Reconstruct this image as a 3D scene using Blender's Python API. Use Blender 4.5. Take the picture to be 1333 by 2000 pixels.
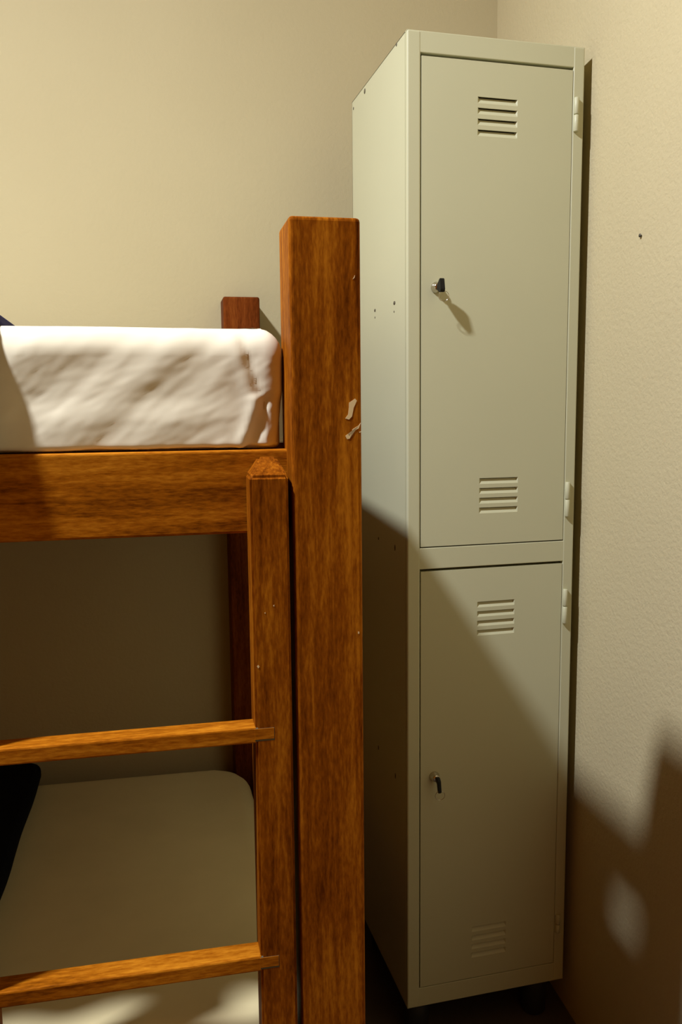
import bpy, bmesh, math, random
from mathutils import Vector, Matrix, noise

scene = bpy.context.scene
for o in list(bpy.data.objects):
    bpy.data.objects.remove(o)
COL = scene.collection

# ------------------------------------------------------------------ camera
def camera_axes(yaw, pitch, roll):
    cy, sy, cp, sp = math.cos(yaw), math.sin(yaw), math.cos(pitch), math.sin(pitch)
    f = Vector((sy*cp, cy*cp, sp)); r0 = Vector((cy, -sy, 0)); u0 = r0.cross(f)
    r = math.cos(roll)*r0 + math.sin(roll)*u0
    u = -math.sin(roll)*r0 + math.cos(roll)*u0
    return r, u, f
cam_data = bpy.data.cameras.new('camera')
cam = bpy.data.objects.new('camera', cam_data); COL.objects.link(cam)
r_, u_, f_ = camera_axes(.2510, -.1231, -.0101)
m = Matrix((r_, u_, -f_)).transposed().to_4x4(); m.translation = Vector((-.4939, -1.4419, 1.1663))
cam.matrix_world = m
cam_data.sensor_fit = 'VERTICAL'; cam_data.sensor_height = 36; cam_data.sensor_width = 24
cam_data.lens = 1652.8*36/2000
cam_data.clip_start = .02
scene.camera = cam

# ------------------------------------------------------------------ light, exposure
scene.view_settings.view_transform = 'Standard'
scene.view_settings.look = 'None'
scene.view_settings.gamma = 1
scene.view_settings.exposure = 0
scene.view_settings.use_curve_mapping = False
world = bpy.data.worlds.new('world'); scene.world = world
world.use_nodes = True
world.node_tree.nodes['Background'].inputs[0].default_value = (.5, .35, .15, 1)
world.node_tree.nodes['Background'].inputs[1].default_value = 0.0
LAMP = Vector((-1.35, -.74, 2.83))
LAMP_AIM = Vector((.5, -.3, -1.4))       # tilt set to even out brightness between walls and locker
LAMP_POWER = 78
LAMP_COLOR = (1, 1.03, 1.12)
FLOOR_Z, CEIL_Z = -.085, 3.02

# ------------------------------------------------------------------ materials
def new_mat(name):
    mt = bpy.data.materials.new(name); mt.use_nodes = True
    nt = mt.node_tree
    return mt, nt, nt.nodes['Principled BSDF']
def lin(c): return tuple(c) + (1,)
def noise_tex(nt, scale, detail=4, rough=.55, vec=None, mapscale=None):
    tc = nt.nodes.new('ShaderNodeTexCoord')
    mp = nt.nodes.new('ShaderNodeMapping')
    nt.links.new(tc.outputs['Object'], mp.inputs[0])
    if mapscale: mp.inputs['Scale'].default_value = mapscale
    n = nt.nodes.new('ShaderNodeTexNoise')
    n.inputs['Scale'].default_value = scale; n.inputs['Detail'].default_value = detail
    n.inputs['Roughness'].default_value = rough
    nt.links.new(mp.outputs[0], n.inputs['Vector'])
    return n
def ramp(nt, src, stops):
    r = nt.nodes.new('ShaderNodeValToRGB')
    while len(r.color_ramp.elements) < len(stops): r.color_ramp.elements.new(.5)
    for e, (p, c) in zip(r.color_ramp.elements, stops):
        e.position = p; e.color = lin(c)
    nt.links.new(src, r.inputs[0])
    return r
def bump(nt, bsdf, src, strength, dist):
    b = nt.nodes.new('ShaderNodeBump')
    b.inputs['Strength'].default_value = strength; b.inputs['Distance'].default_value = dist
    nt.links.new(src, b.inputs['Height']); nt.links.new(b.outputs[0], bsdf.inputs['Normal'])
def plaster(name, c1, c2, strength=.25):
    mt, nt, b = new_mat(name)
    n = noise_tex(nt, 3, 5)
    r = ramp(nt, n.outputs[0], [(.3, c1), (.7, c2)])
    nt.links.new(r.outputs[0], b.inputs['Base Color'])
    b.inputs['Roughness'].default_value = .85
    b.inputs['Specular IOR Level'].default_value = .2
    n2 = noise_tex(nt, 130, 5, .6)
    bump(nt, b, n2.outputs[0], strength, .0035)
    return mt
def simple(name, c, rough=.5, metal=0, spec=.5, var=.06, scale=20):
    mt, nt, b = new_mat(name)
    n = noise_tex(nt, scale, 3)
    lo = tuple(x*(1-var) for x in c); hi = tuple(min(1, x*(1+var)) for x in c)
    r = ramp(nt, n.outputs[0], [(.3, lo), (.7, hi)])
    nt.links.new(r.outputs[0], b.inputs['Base Color'])
    b.inputs['Roughness'].default_value = rough; b.inputs['Metallic'].default_value = metal
    b.inputs['Specular IOR Level'].default_value = spec
    return mt
def wood(name, axis, dark, mid, light, seed=0.0):
    """varnished hardwood: long streaks along one axis, short ray flecks, pores."""
    mt, nt, b = new_mat(name)
    s = [1, 1, 1]; s['xyz'.index(axis)] = .07
    n1 = noise_tex(nt, 70, 6, .65, mapscale=s)          # grain streaks
    n1.inputs['Distortion'].default_value = .6
    s2 = [1, 1, 1]; s2['xyz'.index(axis)] = .25
    n2 = noise_tex(nt, 9, 4, .6, mapscale=s2)           # broad figure
    s3 = [1, 1, 1]; s3['xyz'.index(axis)] = .22
    n3 = noise_tex(nt, 330, 3, .6, mapscale=s3)         # pores and flecks
    mx = nt.nodes.new('ShaderNodeMath'); mx.operation = 'MULTIPLY_ADD'
    nt.links.new(n2.outputs[0], mx.inputs[0]); mx.inputs[1].default_value = .8
    nt.links.new(n1.outputs[0], mx.inputs[2])
    mx2 = nt.nodes.new('ShaderNodeMath'); mx2.operation = 'MULTIPLY_ADD'
    nt.links.new(n3.outputs[0], mx2.inputs[0]); mx2.inputs[1].default_value = .62
    nt.links.new(mx.outputs[0], mx2.inputs[2])
    mr = nt.nodes.new('ShaderNodeMapRange')
    mr.inputs['From Min'].default_value = .87; mr.inputs['From Max'].default_value = 1.55
    nt.links.new(mx2.outputs[0], mr.inputs['Value'])
    r = ramp(nt, mr.outputs[0], [(.12, dark), (.5, mid), (.9, light)])
    nt.links.new(r.outputs[0], b.inputs['Base Color'])
    b.inputs['Roughness'].default_value = .5
    b.inputs['Specular IOR Level'].default_value = .04
    b.inputs['Specular Tint'].default_value = (1, .72, .32, 1)
    bump(nt, b, mx2.outputs[0], .22, .0012)
    return mt

M_WALL = plaster('cream_plaster', (.495, .43, .25), (.515, .45, .265), .18)
M_WALL_ROUGH = plaster('rough_cream_plaster', (.54, .465, .27), (.565, .49, .285), .45)
M_CEIL = plaster('ceiling_bounce_tint', (.55, .30, .06), (.60, .33, .07), .1)  # orange mixed in so light bounced off the unseen ceiling is warmer
M_FAR = plaster('far_wall_bounce_brown', (.30, .115, .006), (.34, .13, .008), .1)  # unseen walls; strong brown put in to redden the bounced light
M_FLOOR = simple('dark_floor_tile', (.085, .065, .045), .45, var=.2, scale=6)
WD, WM, WL = (.095, .021, .0010), (.235, .062, .0028), (.44, .15, .008)
M_WOOD_Z = wood('varnished_wood_upright', 'z', WD, WM, WL)
M_WOOD_X = wood('varnished_wood_rail', 'x', (.135, .034, .0014), (.33, .098, .004), (.54, .20, .012))  # lighter than the uprights: missing lamplight put into the colour
M_WOOD_Y = wood('varnished_wood_end', 'y', WD, WM, WL)
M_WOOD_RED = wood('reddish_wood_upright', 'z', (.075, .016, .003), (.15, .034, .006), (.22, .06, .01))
M_CHIP = simple('cream_paint_chip', (.72, .55, .28), .7)
M_LOCKER = simple('grey_beige_enamel', (.53, .525, .34), .42, spec=.4, var=.015, scale=4)
M_GAP = simple('gap_shade_and_rivets', (.10, .085, .05), .8)  # dark tone painted for shade in gaps and holes; rivets share it
M_CHROME = simple('chrome', (.62, .58, .5), .18, metal=1)
M_BLACKP = simple('black_plastic', (.006, .006, .005), .5, spec=.25)
M_RUBBER = simple('black_rubber', (.012, .011, .010), .7)
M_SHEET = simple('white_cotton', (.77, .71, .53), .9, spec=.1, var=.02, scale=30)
M_SHEET_LOW = simple('shade_tinted_cotton', (.68, .585, .33), .9, spec=.1, var=.03, scale=12)  # yellowed: the lower bunk's shade is put into the sheet colour
M_CORE = simple('mattress_ticking', (.62, .52, .33), .9, spec=.1)
M_BLACKC = simple('black_cloth', (.006, .006, .008), .95, spec=.05)
M_BLUE = simple('navy_cloth', (.018, .016, .06), .9, spec=.1)
M_NAIL = simple('dull_steel', (.12, .11, .09), .5, metal=.8)
M_BULBCAP = simple('lamp_white', (.7, .68, .6), .5)

# ------------------------------------------------------------------ helpers
def link(name, bm, mat, parent=None, smooth=False):
    me = bpy.data.meshes.new(name)
    bmesh.ops.recalc_face_normals(bm, faces=bm.faces)
    bm.to_mesh(me); bm.free()
    for mm in (mat if isinstance(mat, (list, tuple)) else [mat]): me.materials.append(mm)
    if smooth:
        for p in me.polygons: p.use_smooth = True
    o = bpy.data.objects.new(name, me); COL.objects.link(o)
    if parent: o.parent = parent
    return o
def empty(name, loc=(0, 0, 0), rz=0.0, parent=None):
    o = bpy.data.objects.new(name, None); COL.objects.link(o)
    o.location = loc; o.rotation_euler = (0, 0, rz); o.empty_display_size = .05
    if parent: o.parent = parent
    return o
def tag(o, label, cat, group=None):
    o['label'] = label; o['category'] = cat
    if group: o['group'] = group
    return o
def struct(o):
    o['kind'] = 'structure'; return o
def box(bm, a, b, bev=0.0, seg=2, mi=0):
    t = bmesh.new()
    c = [(a[i]+b[i])/2 for i in range(3)]; s = [abs(b[i]-a[i]) for i in range(3)]
    bmesh.ops.create_cube(t, size=1)
    for v in t.verts: v.co = Vector((v.co[i]*s[i]+c[i] for i in range(3)))
    if bev: bmesh.ops.bevel(t, geom=t.edges[:], offset=bev, segments=seg, affect='EDGES', profile=.5)
    for f in t.faces: f.material_index = mi
    merge(bm, t)
def merge(bm, t):
    me = bpy.data.meshes.new('tmp'); t.to_mesh(me); t.free()
    bm.from_mesh(me); bpy.data.meshes.remove(me)
def lathe(bm, prof, origin, axis, n=24, mi=0):
    """profile of (radius, height) revolved about axis at origin"""
    ax = Vector(axis).normalized(); q = Vector((0, 0, 1)).rotation_difference(ax)
    rings = []
    for r, h in prof:
        if r < 1e-6: rings.append([bm.verts.new(Vector(origin)+q@Vector((0, 0, h)))])
        else: rings.append([bm.verts.new(Vector(origin)+q@Vector((r*math.cos(2*math.pi*k/n), r*math.sin(2*math.pi*k/n), h))) for k in range(n)])
    for A, B in zip(rings, rings[1:]):
        for k in range(n):
            k2 = (k+1) % n
            vs = [A[k % len(A)], A[k2 % len(A)], B[k2 % len(B)], B[k % len(B)]]
            u = []
            for v in vs:
                if v not in u: u.append(v)
            if len(u) > 2:
                f = bm.faces.new(u); f.material_index = mi; f.smooth = True
    for R in (rings[0], rings[-1]):
        if len(R) > 2:
            f = bm.faces.new(R); f.material_index = mi
def torus(bm, c, R, r, nrm, n=28, k=8):
    q = Vector((0, 0, 1)).rotation_difference(Vector(nrm).normalized())
    vs = [[bm.verts.new(Vector(c)+q@Vector(((R+r*math.cos(2*math.pi*j/k))*math.cos(2*math.pi*i/n), (R+r*math.cos(2*math.pi*j/k))*math.sin(2*math.pi*i/n), r*math.sin(2*math.pi*j/k)))) for j in range(k)] for i in range(n)]
    for i in range(n):
        for j in range(k):
            f = bm.faces.new([vs[i][j], vs[(i+1) % n][j], vs[(i+1) % n][(j+1) % k], vs[i][(j+1) % k]]); f.smooth = True
def flake(bm, pts, origin, th, mi):
    """thin chip lying on a local y=const face; pts in (x,z)"""
    x0, y, z0 = origin
    fr = [bm.verts.new((x, y-th, z)) for x, z in pts]; bk = [bm.verts.new((x, y+.0005, z)) for x, z in pts]
    f = bm.faces.new(fr); f.material_index = mi
    n = len(pts)
    for i in range(n):
        f = bm.faces.new([fr[i], bk[i], bk[(i+1) % n], fr[(i+1) % n]]); f.material_index = mi

# ------------------------------------------------------------------ room shell
BED_O = Vector((-.3109, -.5124, 0)); BED_RZ = -.047
bex = Vector((math.cos(BED_RZ), math.sin(BED_RZ), 0)); bey = Vector((-math.sin(BED_RZ), math.cos(BED_RZ), 0))
CORNER = Vector((.393, .500, 0))
BACK_SLOPE = -.047; RIGHT_SLOPE = .076
XL, YF = -2.7, -3.1
def wall_quad(name, A, B, thick, mat, z0=FLOOR_Z, z1=CEIL_Z, n=1):
    """vertical wall slab from A to B (xy), thickness to the left of A->B"""
    A = Vector((A[0], A[1], 0)); B = Vector((B[0], B[1], 0)); d = (B-A).normalized(); nn = Vector((-d.y, d.x, 0))*thick
    bm = bmesh.new()
    lo = [bm.verts.new(Vector((p.x, p.y, z0))) for p in (A, B, B+nn, A+nn)]
    hi = [bm.verts.new(Vector((p.x, p.y, z1))) for p in (A, B, B+nn, A+nn)]
    bm.faces.new(lo); bm.faces.new(hi)
    for i in range(4): bm.faces.new([lo[i], lo[(i+1) % 4], hi[(i+1) % 4], hi[i]])
    return struct(link(name, bm, mat))
backL = (XL, CORNER.y+BACK_SLOPE*(XL-CORNER.x)); rightF = (CORNER.x+RIGHT_SLOPE*(YF-CORNER.y), YF)
wall_quad('wall_back', backL, (CORNER.x, CORNER.y), .1, M_WALL)
wall_quad('wall_right', (CORNER.x, CORNER.y), rightF, .1, M_WALL_ROUGH)
wall_quad('wall_front', rightF, (XL, YF), .1, M_FAR)
wall_quad('wall_left', (XL, YF), backL, .1, M_FAR)
bm = bmesh.new(); box(bm, (XL-.1, YF-.1, FLOOR_Z-.1), (.5, .75, FLOOR_Z)); struct(link('floor', bm, M_FLOOR))
bm = bmesh.new(); box(bm, (XL-.1, YF-.1, CEIL_Z), (.5, .75, CEIL_Z+.1)); struct(link('ceiling', bm, M_CEIL))

# ------------------------------------------------------------------ ceiling lamp (out of frame, the room's light)
lamp = empty('ceiling_lamp', (LAMP.x, LAMP.y, CEIL_Z))
tag(lamp, 'small white tilted spot lamp under the ceiling lighting the room', 'lamp')
bm = bmesh.new(); lathe(bm, [(.0, 0), (.055, 0), (.05, -.02), (.02, -.03), (.0, -.03)], (0, 0, 0), (0, 0, 1)); link('canopy', bm, M_BULBCAP, lamp)
bm = bmesh.new(); lathe(bm, [(.0, -.03), (.009, -.03), (.009, -.10), (.0, -.10)], (0, 0, 0), (0, 0, 1)); link('stem', bm, M_BULBCAP, lamp)
aim = LAMP_AIM.normalized()
bm = bmesh.new(); lathe(bm, [(.0, -.10), (.03, -.10), (.045, -.08), (.078, .012), (.075, .012), (.068, -.006), (.0, -.006)], Vector((0, 0, LAMP.z-CEIL_Z)), aim); link('lamp_shade', bm, M_BULBCAP, lamp)
ld = bpy.data.lights.new('lamp_disc', 'AREA'); ld.shape = 'DISK'; ld.size = .13; ld.energy = LAMP_POWER; ld.color = LAMP_COLOR
lo_ = bpy.data.objects.new('lamp_disc', ld); COL.objects.link(lo_); lo_.parent = lamp; lo_.location = (0, 0, LAMP.z-CEIL_Z)
lo_.rotation_euler = Vector((0, 0, -1)).rotation_difference(LAMP_AIM.normalized()).to_euler()

# ------------------------------------------------------------------ bunk bed
bed = empty('bunk_bed', (BED_O.x, BED_O.y, FLOOR_Z), BED_RZ)
tag(bed, 'varnished brown wooden bunk bed with thick square posts and built-on ladder', 'bunk bed')
def bpart(name, bm, mat, parent=None, smooth=False):
    o = link(name, bm, mat, parent or bed, smooth)
    return o
ZF = -FLOOR_Z          # local z of world 0
T = .08; L = .964; LEN = 1.95
def Z(z): return z+ZF
# front right post with paint chips
bm = bmesh.new(); box(bm, (0, 0, 0), (T, T, Z(1.373)), .0045, 3)
chips = [
 [(.0652, 1.1713), (.0722, 1.1758), (.0742, 1.1735), (.0705, 1.1655), (.0685, 1.1560), (.0650, 1.1525), (.0607, 1.1537), (.0640, 1.1580), (.0650, 1.1655)],
 [(.0607, 1.1340), (.0632, 1.1362), (.0655, 1.1340), (.0690, 1.1390), (.0762, 1.1425), (.0785, 1.1485), (.0760, 1.1455), (.0690, 1.1415), (.0675, 1.1360), (.0655, 1.1310), (.0625, 1.1305)],
 [(.0765, 1.1383), (.0790, 1.1393), (.0790, 1.1382), (.0770, 1.1376)],
 [(.0705, 1.3065), (.0730, 1.3110), (.0728, 1.3085)],
 [(.0735, .9070), (.0752, .9065), (.0748, .9040), (.0735, .9046)],
]
for c in chips: flake(bm, [(x, Z(z)) for x, z in c], (0, 0, 0), .0004, 1)
bpart('post', bm, [M_WOOD_Z, M_CHIP])
bm = bmesh.new(); box(bm, (-.004, L, 0), (T-.004, L+T, Z(1.409)), .0045, 3); bpart('post', bm, M_WOOD_RED)
for y, h in ((0, 1.373), (L, 1.409)):
    bm = bmesh.new(); box(bm, (-LEN, y, 0), (-LEN+T, y+T, Z(h)), .0045, 3); bpart('post', bm, M_WOOD_Z)
# side rails
for z0, z1 in ((1.021, 1.1185), (.215, .300)):
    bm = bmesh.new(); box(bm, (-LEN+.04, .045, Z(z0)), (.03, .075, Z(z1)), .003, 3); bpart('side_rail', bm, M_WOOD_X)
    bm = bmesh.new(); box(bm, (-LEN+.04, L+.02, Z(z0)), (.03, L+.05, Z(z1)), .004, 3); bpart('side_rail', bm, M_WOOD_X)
# end rails (right and left ends)
for x in (.050, -LEN+.004):
    for z0, z1 in ((1.174, 1.250), (1.021, 1.1185), (.24, .335)):
        bm = bmesh.new(); box(bm, (x, .05, Z(z0)), (x+.026, L+.03, Z(z1)), .003); bpart('end_rail', bm, M_WOOD_Y)
# slat boards under each mattress
for zt in (1.112, .235):
    for k in range(13):
        x = -LEN+.14+k*.145
        bm = bmesh.new(); box(bm, (x-.045, .06, Z(zt-.018)), (x+.045, L+.03, Z(zt)), .002, 1); bpart('slat', bm, M_WOOD_Y)
# ladder
lad = empty('ladder', (0, 0, 0), 0, bed)
def stile(x0, x1, mat, chip=False):
    bm = bmesh.new()
    y0, y1, zt, zs = -.002, .0445, Z(1.1105), Z(1.0905)
    rings = [[(x0, y0, 0), (x1, y0, 0), (x1, y1, 0), (x0, y1, 0)], [(x0, y0, zs), (x1, y0, zs), (x1, y1, zs), (x0, y1, zs)],
             [(x0+.014, y0+.028, zt), (x1-.009, y0+.028, zt), (x1-.009, y1-.002, zt), (x0+.014, y1-.002, zt)]]
    V = [[bm.verts.new(p) for p in r] for r in rings]
    for a, b in zip(V, V[1:]):
        for i in range(4): bm.faces.new([a[i], a[(i+1) % 4], b[(i+1) % 4], b[i]])
    bm.faces.new(V[0]); bm.faces.new(V[-1])
    bmesh.ops.recalc_face_normals(bm, faces=bm.faces)
    bmesh.ops.bevel(bm, geom=bm.edges[:], offset=.0028, segments=2, affect='EDGES')
    if chip:
        flake(bm, [(-.0452, Z(.8745)), (-.0437, Z(.876)), (-.0424, Z(.874)), (-.0440, Z(.872))], (0, y0, 0), .0004, 1)
        flake(bm, [(-.0254, Z(.944)), (-.0240, Z(.945)), (-.0242, Z(.9425))], (0, y0, 0), .0003, 1)
        flake(bm, [(-.0355, Z(.936)), (-.0342, Z(.937)), (-.0344, Z(.935))], (0, y0, 0), .0003, 1)
    return link('stile', bm, [mat, M_CHIP], lad)
stile(-.0485, -.0055, M_WOOD_Z, True)
stile(-.393, -.3500, M_WOOD_Z)
for zr in (.8022, .5190, .2360):
    bm = bmesh.new()
    box(bm, (-.351, -.0022, Z(zr-.0190)), (-.047, .0285, Z(zr)), .0022, 2)
    box(bm, (-.0500, -.0024, Z(zr-.0150)), (-.0268, .026, Z(zr-.0015)), .0006, 1)
    box(bm, (-.0490, -.00208, Z(zr-.0168)), (-.0265, .026, Z(zr-.0012)), .0002, 1, 1)  # dark box painting the shade of the notch gap
    box(bm, (-.3640, -.0024, Z(zr-.0150)), (-.3490, .026, Z(zr-.0015)), .0006, 1)
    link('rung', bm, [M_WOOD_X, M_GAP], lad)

# ------------------------------------------------------------------ mattresses
def soft_box(x0, x1, y0, y1, z0, z1, rc, rt, rb, nx, ny, nz, disp=None):
    """closed cushion: plan with rounded corners (rc), rounded top (rt) and bottom (rb) edges, displaced along its normal"""
    # perimeter of unit superellipse-like rounded rect, dense
    per = []
    def arc(cx, cy, a0, n):
        for i in range(n): 
            a = a0+math.pi/2*i/n; per.append((cx, cy, math.cos(a), math.sin(a)))
    def seg(xa, ya, xb, yb, nxn, nyn, n):
        for i in range(n): per.append((xa+(xb-xa)*i/n, ya+(yb-ya)*i/n, nxn, nyn))
    nc = 14
    seg(x0+rc, y0+rc, x1-rc, y0+rc, 0, -1, nx); arc(x1-rc, y0+rc, -math.pi/2, nc)
    seg(x1-rc, y0+rc, x1-rc, y1-rc, 1, 0, ny); arc(x1-rc, y1-rc, 0, nc)
    seg(x1-rc, y1-rc, x0+rc, y1-rc, 0, 1, nx); arc(x0+rc, y1-rc, math.pi/2, nc)
    seg(x0+rc, y1-rc, x0+rc, y0+rc, -1, 0, ny); arc(x0+rc, y0+rc, math.pi, nc)
    prof = []                                     # (inset, z, nr, nz)
    for i in range(7): a = -math.pi/2+math.pi/2*i/7; prof.append((rb-rb*math.cos(a), z0+rb+rb*math.sin(a), math.cos(a), math.sin(a)))
    for i in range(nz): prof.append((0, z0+rb+(z1-rt-z0-rb)*i/nz, 1, 0))
    for i in range(9): a = math.pi/2*i/8; prof.append((rt-rt*math.cos(a), z1-rt+rt*math.sin(a), math.cos(a), math.sin(a)))
    bm = bmesh.new(); rings = []
    for ins, z, nr, nz_ in prof:
        R = []
        for cx, cy, px, py in per:
            p = Vector((cx+px*(rc-ins), cy+py*(rc-ins), z)); n = Vector((px*nr, py*nr, nz_))
            if disp: p = p+disp(p, n)
            R.append(bm.verts.new(p))
        rings.append(R)
    N = len(per)
    for A, B in zip(rings, rings[1:]):
        for k in range(N):
            f = bm.faces.new([A[k], A[(k+1) % N], B[(k+1) % N], B[k]]); f.smooth = True
    bm.faces.new(rings[0])
    # top: shrink rings towards the centre
    cx, cy = (x0+x1)/2, (y0+y1)/2
    prev = rings[-1]
    for s in (.93, .85, .7, .5, .25):
        R = []
        for v0, (ax, ay, px, py) in zip(rings[-1], per):
            q = Vector((ax+px*(rc-rt), ay+py*(rc-rt), z1))
            p = Vector((cx+(q.x-cx)*s, cy+(q.y-cy)*s, z1))
            if disp: p = p+disp(p, Vector((0, 0, 1)))
            R.append(bm.verts.new(p))
        for k in range(N):
            f = bm.faces.new([prev[k], prev[(k+1) % N], R[(k+1) % N], R[k]]); f.smooth = True
        prev = R
    f = bm.faces.new(prev); f.smooth = True
    return bm
def smooth(a, b, x):
    t = max(0, min(1, (x-a)/(b-a))); return t*t*(3-2*t)

# upper mattress; the sheet's wrinkles are long diagonal folds on the front side
def fold(s, w): return math.exp(-(s/w)**2)
def upper_disp(p, n):
    d = 0.0
    if n.y < -.2 or (n.y < 0 and n.z > .2):
        side = min(1, -n.y*1.3)
        x, z = p.x, p.z
        h = (z-1.12)/.14
        s = x-(h-.5)*.16                           # soft folds lean up and to the right
        fl = 1-smooth(-.075, -.03, x)
        w = noise.noise(Vector((x*7, z*7, 1)))
        d += .0011*math.sin(s*58+2.2*w)*side*fl*(.5+.6*h)
        d += .0016*noise.noise(Vector((s*15, (z+x*.6)*2.5, 4.2)))*side*(.35+.65*fl)
        d += .0008*noise.noise(Vector((s*48, (z+x*.6)*9, 7.7)))*side
        d += .0004*noise.noise(Vector((s*150, (z+x*.6)*60, 3.1)))*side
        # hem: a flat roll hanging over the rail, pulled in below it
        hem = .20+.12*noise.noise(Vector((x*9, 0, 2)))-.25*smooth(-.12, -.30, x)*0
        d += .0035*smooth(hem+.25, hem, h)*side*fl
        # corner tuck: crease running down to the right, pocket below
        c = x+.052-(.95-h)*.040
        d += (.0022*fold(c+.009, .008)-.0026*fold(c-.003, .0050))*side*smooth(1.05, .75, h)*smooth(.15, .4, h)
        d += .0060*smooth(-.002, .034, c)*smooth(.36, .48, h)*smooth(1.10, .85, h)*side   # taut flap right of the crease
        e = x+.028+(.42-h)*.050                     # lit lip of the pocket, slanting down to the left
        pk = smooth(.47, .40, h)
        d += (.0035*fold(e+.004, .008)-.0026*fold(e-.007, .006)+.0014*smooth(.004, .036, e))*pk*side
    if n.x > .2:
        d -= .006*smooth(.45, .0, (p.z-1.12)/.14)*n.x
    if n.z > .7: d += .002*noise.noise(Vector((p.x*5, p.y*5, 0)))
    # the end fills the space between the posts, leaving a gap only at the front corner
    return n*d+Vector((.044*smooth(.10, .17, p.y)*smooth(-.07, -.035, p.x)*(1-smooth(1.20, 1.24, p.z)), 0, 0))
umat = empty('mattress', (BED_O.x, BED_O.y, 0), BED_RZ)
tag(umat, 'thick mattress in a wrinkled white sheet on the upper bunk', 'mattress')
bm = soft_box(-LEN+.09, -.004, .058, .945, 1.1195, 1.20, .02, .02, .006, 60, 30, 6)
link('mattress_core', bm, M_CORE, umat)
bm = soft_box(-LEN+.085, -.002, .054, .950, 1.1228, 1.2600, .022, .032, .004, 420, 40, 44, upper_disp)
link('fitted_sheet', bm, M_SHEET, umat)
# lower mattress
def lower_disp(p, n):
    d = .0025*noise.noise(Vector((p.x*6, p.y*4, 3)))
    d += .0012*noise.noise(Vector((p.x*60, p.y*18, 9)))*smooth(-.3, 0, p.x)
    return n*d
lmat = empty('mattress', (BED_O.x, BED_O.y, 0), BED_RZ)
tag(lmat, 'flat mattress in a smooth fitted sheet, tinted as shaded, on the lower bunk', 'mattress')
bm = soft_box(-LEN+.085, .018, .086, .907, .237, .36, .09, .03, .02, 60, 40, 6)
link('mattress_core', bm, M_CORE, lmat)
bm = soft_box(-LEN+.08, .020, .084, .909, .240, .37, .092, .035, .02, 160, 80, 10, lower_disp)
link('fitted_sheet', bm, M_SHEET_LOW, lmat)

# black blanket on the lower bunk, navy garment over the upper mattress edge
def bl_disp(p, n): return n*(.003*noise.noise(Vector((p.x*7, p.y*7, 5))))
bm = soft_box(-.95, -.424, .10, .93, .3735, .410, .035, .014, .014, 60, 60, 4, bl_disp)
o = link('blanket', bm, M_BLACKC); o.location = (BED_O.x, BED_O.y, 0); o.rotation_euler = (0, 0, BED_RZ)
tag(o, 'folded black blanket lying across the left of the lower bunk mattress', 'blanket')
def drape():
    bm = bmesh.new()
    path = [(.32, 1.2650), (.13, 1.2660), (.085, 1.2655), (.058, 1.262), (.040, 1.250), (.034, 1.225), (.030, 1.17), (.028, 1.15), (.026, 1.132), (.025, 1.116)]
    nx = 40; rows = []
    for i in range(nx+1):
        u = i/nx; x = -.80+u*(.80-.327)
        row = []
        for j, (y, z) in enumerate(path):
            w = .006*math.sin(u*31+j*.25)*smooth(2, 6, j)+.002*noise.noise(Vector((u*8, j*.6, 0)))
            xx = x+(.006*math.sin(j*.9) if i == nx else 0)+(.004*j*.25*u)
            row.append((Vector((xx, y-w, z+.0015*abs(math.sin(u*17))*smooth(6, 2, j))), ))
        rows.append(row)
    fr = [[bm.verts.new(r[0]) for r in row] for row in rows]
    bk = []
    for row in rows:
        B = []
        for j, r in enumerate(row):
            a = Vector(path[max(0, j-1)]); b = Vector(path[min(len(path)-1, j+1)]); t = (b-a).normalized()
            nrm = Vector((0, -t.y, t.x))       # perpendicular in yz, pointing outward (front/up)
            if nrm.z < -.01 or (abs(nrm.z) < .3 and nrm.y > 0): nrm = -nrm
            B.append(bm.verts.new(r[0]+nrm*.009))
        bk.append(B)
    def q(a): 
        f = bm.faces.new(a); f.smooth = True
    m_ = len(path)
    for i in range(nx):
        for j in range(m_-1):
            q([fr[i][j], fr[i+1][j], fr[i+1][j+1], fr[i][j+1]]); q([bk[i][j], bk[i][j+1], bk[i+1][j+1], bk[i+1][j]])
    for i in range(nx):
        q([fr[i][0], bk[i][0], bk[i+1][0], fr[i+1][0]]); q([fr[i][-1], fr[i+1][-1], bk[i+1][-1], bk[i][-1]])
    for j in range(m_-1):
        q([fr[0][j], fr[0][j+1], bk[0][j+1], bk[0][j]]); q([fr[nx][j], bk[nx][j], bk[nx][j+1], fr[nx][j+1]])
    return bm
o = link('garment', drape(), M_BLUE); o.location = (BED_O.x, BED_O.y, 0); o.rotation_euler = (0, 0, BED_RZ)
tag(o, 'dark navy garment hanging over the upper mattress edge at the left', 'garment')

# ------------------------------------------------------------------ locker
W, D, H = .3355, .357, 1.80
lock = empty('locker', (0, 0, 0))
tag(lock, 'tall narrow grey beige steel locker with two stacked doors in the corner', 'locker')
SL, SR = .0245, .0215          # stiles
HZ = [(.0395, .8680), (.9105, 1.7630)]
bm = bmesh.new()
box(bm, (0, .012, 0), (.0012, D, H))                                    # sides, back, top, bottom
box(bm, (W-.0012, .012, 0), (W, D, H))
box(bm, (0, D-.0012, 0), (W, D, H)); box(bm, (0, .001, H-.0012), (W, D, H)); box(bm, (0, .001, 0), (W, D, .0012))
box(bm, (0, 0, 0), (SL, .012, H), .0028, 3); box(bm, (W-SR, 0, 0), (W, .012, H), .0022, 3)
for z0, z1 in ((0, .0385), (.8695, .9090), (1.7650, H)):
    box(bm, (SL-.002, .0006, z0), (W-SR+.002, .017, z1), .0012, 2)
box(bm, (.02, .0175, .02), (W-.02, .0185, H-.02), mi=1)              # dark sheet behind the gaps, painting the interior's shade
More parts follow.
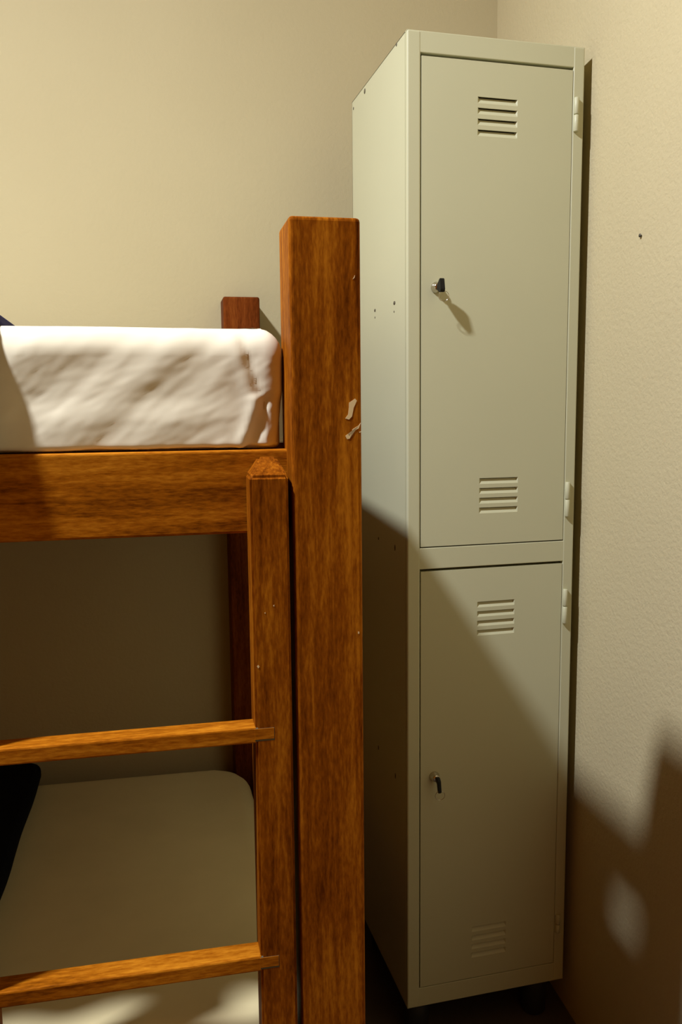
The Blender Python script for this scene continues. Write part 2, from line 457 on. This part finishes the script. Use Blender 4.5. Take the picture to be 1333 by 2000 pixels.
# dark discs on the left side: painted shade of punched slots, and rivets
for y, z, w, h in ((.2598, 1.789, .005, .005), (.345, 1.784, .003, .003), (.197, 1.356, .0045, .003), (.073, 1.3555, .0055, .0035),
                   (.197, 1.342, .002, .002), (.075, 1.340, .002, .002), (.180, .902, .003, .003), (.073, .900, .003, .006), (.187, .4575, .003, .005), (.073, .445, .003, .006), (.058, 1.7975, .003, .003)):
    bm.verts.ensure_lookup_table(); n0 = len(bm.verts)
    lathe(bm, [(0, 0), (1, 0), (1, .0004), (0, .0004)], (0, 0, 0), (-1, 0, 0), 14, 1)
    bm.verts.ensure_lookup_table()
    for v in bm.verts[n0:]: v.co = Vector((v.co.x, y+v.co.y*w, z+v.co.z*h))
link('cabinet_body', bm, [M_LOCKER, M_GAP], lock)

def door(z0, z1, groups):
    x0, x1 = SL+.0016, W-SR-.0012
    zb, zt = z0+.0008, z1-.0030
    bm = bmesh.new()
    yf = .0006
    holes = []
    for xa, xb, ztop in groups:
        for k in range(4):
            zt_ = ztop-k*.0182
            holes.append((xa, xb, zt_-.0108, zt_))
    zs = sorted({zb, zt} | {h[2] for h in holes} | {h[3] for h in holes})
    def quad(a): return bm.faces.new([bm.verts.new(p) for p in a])
    for za, zc in zip(zs, zs[1:]):
        h = [q for q in holes if abs(q[2]-za) < 1e-6 and abs(q[3]-zc) < 1e-6]
        spans = [(x0, x1)] if not h else [(x0, h[0][0]), (h[0][1], x1)]
        for a, b in spans: quad([(a, yf, za), (b, yf, za), (b, yf, zc), (a, yf, zc)])
    dep, slit, rx = .0048, .0012, .004
    for xa, xb, za, zc in holes:                                     # pressed-in louvres: slope falling inwards to a slit on top
        quad([(xa, yf, za), (xb, yf, za), (xb-rx, yf+dep, zc-slit), (xa+rx, yf+dep, zc-slit)])
        quad([(xa, yf, za), (xa+rx, yf+dep, zc-slit), (xa, yf, zc)])
        quad([(xb, yf, za), (xb, yf, zc), (xb-rx, yf+dep, zc-slit)])
        quad([(xa, yf, zc), (xa+rx*.6, yf+.0022, zc), (xb-rx*.6, yf+.0022, zc), (xb, yf, zc)])
    t = .014                                                         # returned edges
    quad([(x0, yf, zb), (x0, yf, zt), (x0, yf+t, zt), (x0, yf+t, zb)]); quad([(x1, yf, zb), (x1, yf+t, zb), (x1, yf+t, zt), (x1, yf, zt)])
    quad([(x0, yf, zt), (x1, yf, zt), (x1, yf+t, zt), (x0, yf+t, zt)]); quad([(x0, yf, zb), (x0, yf+t, zb), (x1, yf+t, zb), (x1, yf, zb)])
    bmesh.ops.remove_doubles(bm, verts=bm.verts, dist=1e-6)
    bmesh.ops.recalc_face_normals(bm, faces=bm.faces)
    return link('door', bm, M_LOCKER, lock)
up = door(HZ[1][0], HZ[1][1], [(.130, .2055, 1.7015), (.1400, .2175, 1.0340)])
lowd = door(HZ[0][0], HZ[0][1], [(.1383, .2145, .8015), (.1335, .2065, .1480)])
LX = .0537
for dr, z in ((up, 1.3745), (lowd, .4690)):
    bm = bmesh.new()
    lathe(bm, [(0, 0), (.0098, 0), (.0100, .0015), (.0088, .0045), (.0072, .0075), (.0066, .0110), (.0058, .0120), (0, .0120)], (LX, .0004, z), (0, -1, 0), 28)
    c = link('cam_lock', bm, M_CHROME, dr); c['label'] = 'chrome lock barrel'
for z0, z1 in ((1.6545, 1.7130), (.9560, 1.0215), (.7480, .8150), (.1060, .1440)):
    bm = bmesh.new(); xm = W-SR+.0052; zm = (z0+z1)/2
    for a, b in ((z0, zm-.0007), (zm+.0007, z1)):
        lathe(bm, [(0, a), (.0040, a), (.0046, a+.0008), (.0046, b-.0008), (.0040, b), (0, b)], (xm, -.0030, 0), (0, 0, 1), 16)
    lathe(bm, [(0, z0+.001), (.002, z0+.001), (.002, z1-.001), (0, z1-.001)], (xm, -.0030, 0), (0, 0, 1), 10)
    box(bm, (xm-.004, -.0012, z0+.0015), (xm+.004, .001, z1-.0015))
    link('hinge', bm, M_LOCKER, lock)
for x, y in ((.030, .035), (W-.046, .038), (.045, D-.045), (W-.046, D-.045)):
    bm = bmesh.new()
    lathe(bm, [(0, FLOOR_Z), (.020, FLOOR_Z), (.0245, FLOOR_Z+.006), (.0255, -.03), (.0270, 0), (0, 0)], (x, y, 0), (0, 0, 1), 24)
    link('foot', bm, M_RUBBER, lock)

# ------------------------------------------------------------------ keys in the locks
def key(z, hang, label):
    k = empty('key', (LX, -.0116, z))
    tag(k, label, 'key')
    bm = bmesh.new(); box(bm, (-.0006, -.012, -.0035), (.0006, .010, .0035)) if hang == 'up' else box(bm, (-.0006, -.010, -.0035), (.0006, .010, .0035))
    link('blade', bm, M_CHROME, k)
    bm = bmesh.new()
    if hang == 'up':           # head standing out from the lock, tipped up
        pts = [(-.0010, -.0050), (-.0030, .0040), (-.0140, .0125), (-.0185, .0120), (-.0225, -.0070), (-.0200, -.0115), (-.0100, -.0105)]
        ax = .0040
        ring_c = Vector((.0045, -.0140, -.0175)); nrm = (.25, .95, .1); Rr = .0088
    else:                      # head folded down under the lock
        pts = [(-.0040, .0060), (-.0110, .0065), (-.0160, .0020), (-.0200, -.0180), (-.0175, -.0210), (-.0135, -.0205), (-.0085, -.0060), (-.0045, -.0045)]
        ax = .0030
        ring_c = Vector((.0008, -.0165, -.0255)); nrm = (.1, 1, .1); Rr = .0092
    fr = [bm.verts.new((-ax, y, zz)) for y, zz in pts]; bk = [bm.verts.new((ax, y, zz)) for y, zz in pts]
    bm.faces.new(fr); bm.faces.new(bk)
    for i in range(len(pts)): bm.faces.new([fr[i], fr[(i+1) % len(pts)], bk[(i+1) % len(pts)], bk[i]])
    bmesh.ops.recalc_face_normals(bm, faces=bm.faces)
    bmesh.ops.bevel(bm, geom=bm.edges[:], offset=.0008, segments=2, affect='EDGES')
    h = link('key_head', bm, M_BLACKP, k); h['label'] = 'black plastic head'
    bm = bmesh.new(); torus(bm, ring_c, Rr, .00055, nrm); link('key_ring', bm, M_CHROME, k)
    return k
key(1.3745, 'up', 'black-headed key with thin ring in the lock of the upper locker door')
key(.4690, 'down', 'black-headed key hanging down with thin ring in the lower locker door')

# ------------------------------------------------------------------ nail in the right wall
ny = -.1820; nxw = CORNER.x+RIGHT_SLOPE*(ny-CORNER.y)
bm = bmesh.new(); lathe(bm, [(0, -.01), (.0012, -.01), (.0012, .002), (.0030, .002), (.0028, .0034), (0, .0036)], (nxw, ny, 1.4400), (-1, RIGHT_SLOPE, 0), 14)
tag(link('nail', bm, M_NAIL), 'small dark nail head in the cream wall right of the locker', 'nail')
